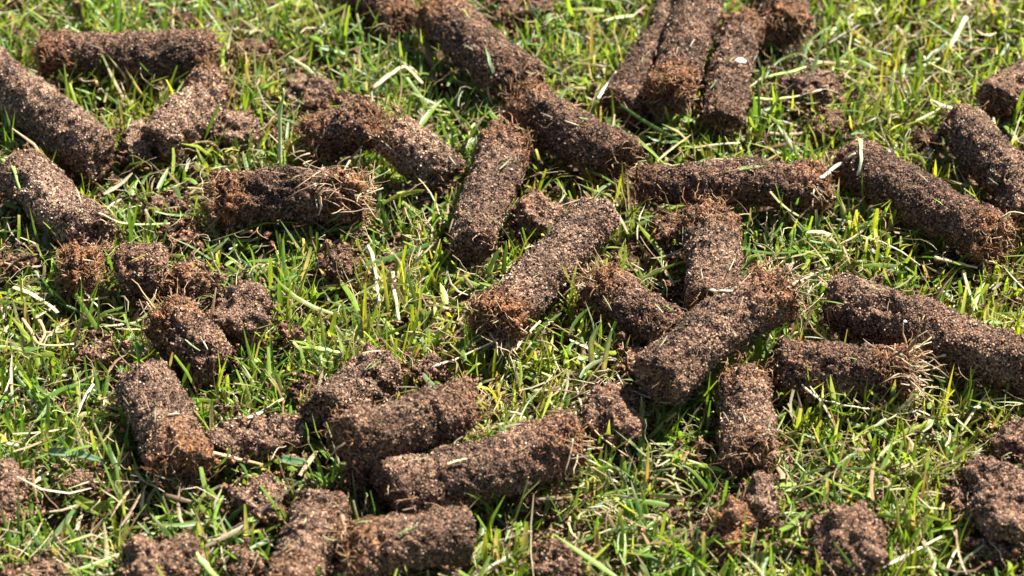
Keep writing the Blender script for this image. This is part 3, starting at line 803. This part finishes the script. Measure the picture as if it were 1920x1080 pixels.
# ------------------------------------------------------------------ single stems, straws and blades one can point at
G_ST = 'single straws and blades lying about'
STRAW = (.56, .45, .27); PALE = (.66, .60, .42); GREEN = (.17, .27, .05); LIME = (.30, .38, .10); WHITE = (.72, .68, .55); ROOT = (.45, .30, .17); BLUE = (.12, .20, .09); GREY = (.12, .10, .08)
def stem(name, label, cat_, pts, r_mm, c0, c1=None, flat=.6, lifts=None, taper=.6, mat=None):
    W3 = []
    for i, p in enumerate(pts):
        w = hit(*p[:2], (r_mm * flat + .25) * MM) if len(p) == 2 else at(*p)
        W3.append(w)
    W3 = np.array(W3); n = max(7, 3 * len(W3))
    # smooth resample
    s = np.linspace(0, len(W3) - 1, n); k = np.clip(s.astype(int), 0, len(W3) - 2); fr = (s - k)[:, None]
    a = W3[np.clip(k - 1, 0, None)]; b = W3[k]; c_ = W3[k + 1]; d = W3[np.clip(k + 2, None, len(W3) - 1)]
    P = .5 * (2 * b + (c_ - a) * fr + (2 * a - 5 * b + 4 * c_ - d) * fr ** 2 + (3 * b - a - 3 * c_ + d) * fr ** 3)
    r0 = np.random.default_rng(len(label) + int(pts[0][0]))
    P[1:-1] += r0.normal(size=(n - 2, 3)) * .12 * MM
    if mat is M_GRASS:                                  # a leaf: thin folded strip, narrow at the foot, pointed
        t_ = np.linspace(0, 1, n); w_ = r_mm * MM * np.interp(t_, [0, .2, .65, 1], [.7, 1, .85, .08])
        T_ = np.gradient(P, axis=0); T_ /= np.linalg.norm(T_, axis=1, keepdims=True)
        vd = CAM - P; vd = vd * .4 + np.array([0, 0, .6]); A_ = np.cross(T_, vd); A_ /= np.linalg.norm(A_, axis=1, keepdims=True); B_ = np.cross(A_, T_)
        off = [(-1, .10), (-.5, -.12), (0, -.34), (.5, -.12), (1, .10)]
        VV = np.stack([P + A_ * (w_ * a_)[:, None] + B_ * (w_ * b_)[:, None] for a_, b_ in off], 1)
        VV = np.concatenate([VV, VV - B_[:, None] * .00012], 1)        # leaf thickness
        loop = [0, 1, 2, 3, 4, 9, 8, 7, 6, 5]; fq = []
        for i_ in range(n - 1):
            for x_ in range(10):
                y_ = (x_ + 1) % 10; fq.append([i_ * 10 + loop[x_], i_ * 10 + loop[y_], i_ * 10 + 10 + loop[y_], i_ * 10 + 10 + loop[x_]])
        q0 = (n - 1) * 10; fq += [[0, 5, 6, 1], [1, 6, 7, 2], [2, 7, 8, 3], [3, 8, 9, 4]] + [[q0 + a_ for a_ in f_] for f_ in ([0, 1, 6, 5], [1, 2, 7, 6], [2, 3, 8, 7], [3, 4, 9, 8])]
        ca = np.array(c0); cb = np.array(c1 if c1 is not None else c0)
        cc = (ca * (1 - t_[:, None]) + cb * t_[:, None])[:, None] * np.array([.9, 1.1, 1.25, .95, 1.05] * 2)[None, :, None]
        base = P[P[:, 2].argmin()]
        return tag(make_mesh(name, VV.reshape(-1, 3), np.array(fq), mat, None, cc.reshape(-1, 3), True, base), label, cat_, G_ST)
    R = r_mm * MM * np.linspace(1, taper, n) * (1 + .12 * r0.normal(size=n)); R[0] *= .75
    tb = Tubes(); tb.add(P, R, c0, 7, flat, c1 if c1 is not None else c0)
    base = P[P[:, 2].argmin()]
    o = tb.build(name, mat or M_STRAW, None, base)
    return tag(o, label, cat_, G_ST)

stem('grass_stalk', 'tall pale green stalk standing upright left of the rusty matted core', 'stalk', [(526, 322, 8), (525, 240, 20), (531, 165, 32)], .75, (.48, .52, .26), (.25, .36, .10))
stem('root_piece', 'thick tan root lying at the foot of the single thick core', 'root', [(384, 848), (430, 858), (498, 876)], .85, (.66, .50, .30), (.42, .24, .11))
stem('grass_clipping', 'broad bluish grass blade lying left of the single thick core', 'grass blade', [(92, 848), (140, 852), (205, 868)], 1.5, (.20, .29, .17), BLUE, .25, mat=M_GRASS)
stem('straw_stem', 'pale green straw lying above the flat pale clump', 'straw', [(464, 786), (500, 768), (532, 749)], .8, PALE, LIME)
stem('grass_stalk', 'thick bright green stalk at the bottom edge, lower left', 'stalk', [(362, 1038), (385, 1062), (408, 1090)], 1.3, (.33, .46, .13), GREEN)
stem('straw_stem', 'white straw slanting over the upper end of the big sloping core', 'straw', [(1538, 336), (1570, 312), (1603, 290)], .8, WHITE, STRAW)
stem('grass_clipping', 'yellow-green blade hanging over the big sloping core', 'grass blade', [(1612, 262), (1615, 300), (1608, 334)], .75, LIME, PALE, .35)
stem('straw_stem', 'short white straw stub lying on the crossing core', 'straw', [(1331, 545), (1352, 547), (1374, 547)], .62, WHITE, PALE)
stem('grass_stalk', 'light green stalk lying right of the narrow pebbled core', 'stalk', [(1434, 147), (1490, 135), (1545, 118)], .85, LIME, (.2, .3, .08))
stem('grass_stalk', 'yellowish stalk lying across the flat clump, right of the bundle', 'stalk', [(1410, 187), (1470, 187), (1540, 170)], .7, LIME, STRAW)
stem('straw_stem', 'whitish straw blade standing in the upper right grass', 'straw', [(1778, 92, 9), (1795, 62, 12), (1812, 32, 15)], 1.2, (.55, .58, .40), PALE, .3)
stem('grass_clipping', 'grey-green blade leaning left in the upper right grass', 'grass blade', [(1736, 116, 9), (1755, 98, 11), (1776, 80, 13)], .9, (.35, .42, .27), BLUE, .3)
stem('twig', 'dark grey twig lying in the grass at the upper right', 'twig', [(1550, 84), (1580, 66), (1612, 48)], .6, GREY, (.2, .16, .12))
stem('straw_stem', 'pale bent straw standing left of the centre core', 'straw', [(690, 462), (702, 500), (712, 575)], .7, STRAW, PALE)
stem('straw_stem', 'whitish straw standing right of the pale bent one', 'straw', [(736, 512), (740, 555), (748, 602)], .75, (.45, .32, .18), (.6, .58, .35))
stem('straw_stem', 'tan straw lying at the rusty end of the centre core', 'straw', [(962, 660), (985, 630), (1012, 604)], .9, STRAW, (.6, .44, .25))
stem('straw_stem', 'long thin straw running left from the rusty end of the centre core', 'straw', [(810, 690), (870, 668), (935, 636)], .45, PALE, STRAW)
stem('straw_stem', 'tan straw lying below the big sloping core', 'straw', [(1752, 484), (1790, 494), (1832, 504)], .75, STRAW, (.6, .47, .26))
stem('grass_stalk', 'green stalk bending down below the tan straw at right', 'stalk', [(1806, 508), (1815, 545), (1832, 584)], .65, STRAW, LIME)
stem('straw_stem', 'white straw stub left of the shaded core of the bundle', 'straw', [(1121, 187), (1138, 162), (1156, 136)], .7, WHITE, PALE)
stem('straw_stem', 'pale thin straw near the fist-shaped clump at bottom right', 'straw', [(1655, 1066), (1700, 1042), (1765, 1008)], .6, PALE, STRAW)
stem('straw_stem', 'short white straw fleck left of the large ragged clump', 'straw', [(1815, 978), (1825, 964), (1835, 952)], .75, WHITE, WHITE)
stem('grass_clipping', 'small green blade stuck upright to the long diagonal core', 'grass blade', [(926, 140), (918, 115), (911, 88)], .55, BLUE, GREEN, .35, mat=M_GRASS)
stem('grass_clipping', 'green blade slanting down past the end of the diagonal core', 'grass blade', [(1140, 224), (1190, 258), (1252, 312)], .75, GREEN, LIME, .35, mat=M_GRASS)
stem('grass_stalk', 'yellow-green curved stalk at the left edge above the dusty core', 'stalk', [(2, 300), (25, 318), (38, 362)], .75, LIME, GREEN)
stem('grass_clipping', 'small green leaf lying on the arched core', 'grass blade', [(1384, 318), (1408, 315), (1432, 311)], .6, (.2, .26, .08), GREEN, .3, mat=M_GRASS)
stem('grass_clipping', 'green blade pointing right, beside the crumbly clump left of the pile', 'grass blade', [(462, 980), (492, 968), (524, 953)], .75, LIME, GREEN, .4, mat=M_GRASS)
stem('grass_stalk', 'pale green stalk running right from the dusty left core', 'stalk', [(186, 402), (240, 422), (332, 421)], .7, (.5, .5, .26), LIME)
stem('grass_clipping', 'yellow-green upright blade at the foot of the upright rooty core', 'grass blade', [(943, 512, 10), (947, 480, 16), (949, 452, 21)], .75, GREEN, LIME, .35, mat=M_GRASS)
stem('grass_clipping', 'broad yellow-green blade leaning right beside the upright blade', 'grass blade', [(915, 516, 10), (925, 490, 15), (938, 464, 19)], .95, GREEN, LIME, .3, mat=M_GRASS)
stem('root_piece', 'long thin root drooping over the clump right of the front core', 'root', [(1080, 728), (1092, 768), (1118, 812), (1178, 858)], .38, STRAW, ROOT, 1.0)
stem('root_piece', 'thin whitish root curling below the straw-ended core', 'root', [(1503, 722), (1535, 748), (1580, 760), (1630, 768)], .34, PALE, WHITE, 1.0)
stem('dead_leaf', 'curled tan dead leaf in the grass left of the diagonal core', 'dead leaf', [(700, 166), (735, 138), (762, 128), (792, 158)], .95, STRAW, (.5, .36, .18), .3)
stem('dead_leaf', 'dry tan leaf in the grass at the left edge below the root plug', 'dead leaf', [(24, 540), (65, 556), (108, 588)], 1.0, STRAW, (.55, .46, .25), .3)
stem('straw_stem', 'pale stalk at the left edge below the dry tan leaf', 'stalk', [(-10, 828), (15, 834), (34, 838)], .9, LIME, PALE)
stem('straw_stem', 'long pale straw heaped over the straw-topped core', 'straw', [(590, 345), (602, 385), (596, 405)], .5, PALE, STRAW)
stem('straw_stem', 'straw bending over the frayed end of the straw-topped core', 'straw', [(598, 322), (640, 345), (682, 385)], .45, STRAW, PALE)
stem('straw_stem', 'tan straw stuck on the upper half of the front core', 'straw', [(838, 872), (858, 866), (876, 862)], .5, (.5, .33, .18), STRAW)
stem('straw_stem', 'straw poking right from the frayed end of the front core', 'straw', [(1072, 852), (1110, 868), (1150, 888)], .42, STRAW, PALE, 1.0)
stem('grass_stalk', 'thick pale stalk in the straw bush of the level right core', 'stalk', [(1690, 668), (1730, 672), (1772, 668)], .9, (.5, .42, .22), (.5, .52, .25))
stem('straw_stem', 'forked tan straw pointing right from the crossing core', 'straw', [(1478, 540), (1515, 520), (1556, 505)], .6, STRAW, PALE)
stem('grass_clipping', 'long green blade crossing before the upright core near the top', 'grass blade', [(612, 420), (650, 395), (690, 368)], .45, GREEN, BLUE, .4, mat=M_GRASS)
stem('grass_clipping', 'pale blade tuft standing left of the crossing core’s low end'.replace('’', "'"), 'grass blade', [(1112, 690, 8), (1108, 645, 16), (1128, 602, 24)], .95, PALE, (.2, .32, .14), .35, mat=M_GRASS)
stem('grass_clipping', 'white-based blade right of the pale blade tuft', 'grass blade', [(1130, 700, 8), (1138, 655, 16), (1148, 615, 22)], .8, WHITE, LIME, .4, mat=M_GRASS)
stem('root_piece', 'dark rooty splinter standing at the end of the short thick core', 'root', [(640, 965, 18), (646, 1000, 16), (655, 1050, 14)], .8, (.3, .16, .08), (.42, .27, .15))
stem('grass_stalk', 'thick pale green stub lying above the small round clump', 'stalk', [(588, 656), (615, 660), (646, 668)], 1.0, LIME, (.42, .46, .2))
stem('grass_clipping', 'wide blue-green blade wedged between the thick root and the pile', 'grass blade', [(528, 862), (552, 866), (582, 870)], 1.5, BLUE, BLUE, .25, mat=M_GRASS)
stem('grass_clipping', 'upright green blade right of the hollow rooty end', 'grass blade', [(1572, 152, 9), (1571, 115, 16), (1569, 72, 24)], .7, GREEN, LIME, .35, mat=M_GRASS)
stem('dead_leaf', 'brown twisted leaf in the dry tangle at the left edge', 'dead leaf', [(42, 598), (62, 628), (78, 648), (140, 646)], .6, (.42, .26, .13), (.5, .35, .18), .4)
stem('dead_leaf', 'orange-brown bent leaf in the dry tangle at the left edge', 'dead leaf', [(66, 592), (84, 622), (72, 650)], .55, (.45, .30, .15), (.40, .20, .09), .4)
stem('dead_leaf', 'tan leaf strip hanging below the left root plug', 'dead leaf', [(150, 522), (160, 550), (185, 578)], .45, STRAW, PALE, .4)
stem('straw_stem', 'pale straw leaning beside the crumbs left of the thick core', 'straw', [(175, 722), (158, 748), (140, 790)], .55, PALE, (.4, .28, .15), .5)
stem('root_piece', 'thin tan root arching across the single thick core', 'root', [(312, 782), (335, 776), (365, 784)], .3, STRAW, PALE, 1.0)
stem('straw_stem', 'thin straw standing against the torn rusty end in the bundle', 'straw', [(1205, 148), (1212, 180), (1222, 212)], .5, STRAW, ROOT, .7)
stem('root_piece', 'splayed rootlet at the left end of the topmost pile core', 'root', [(648, 832), (628, 846), (612, 870)], .3, ROOT, STRAW, 1.0)
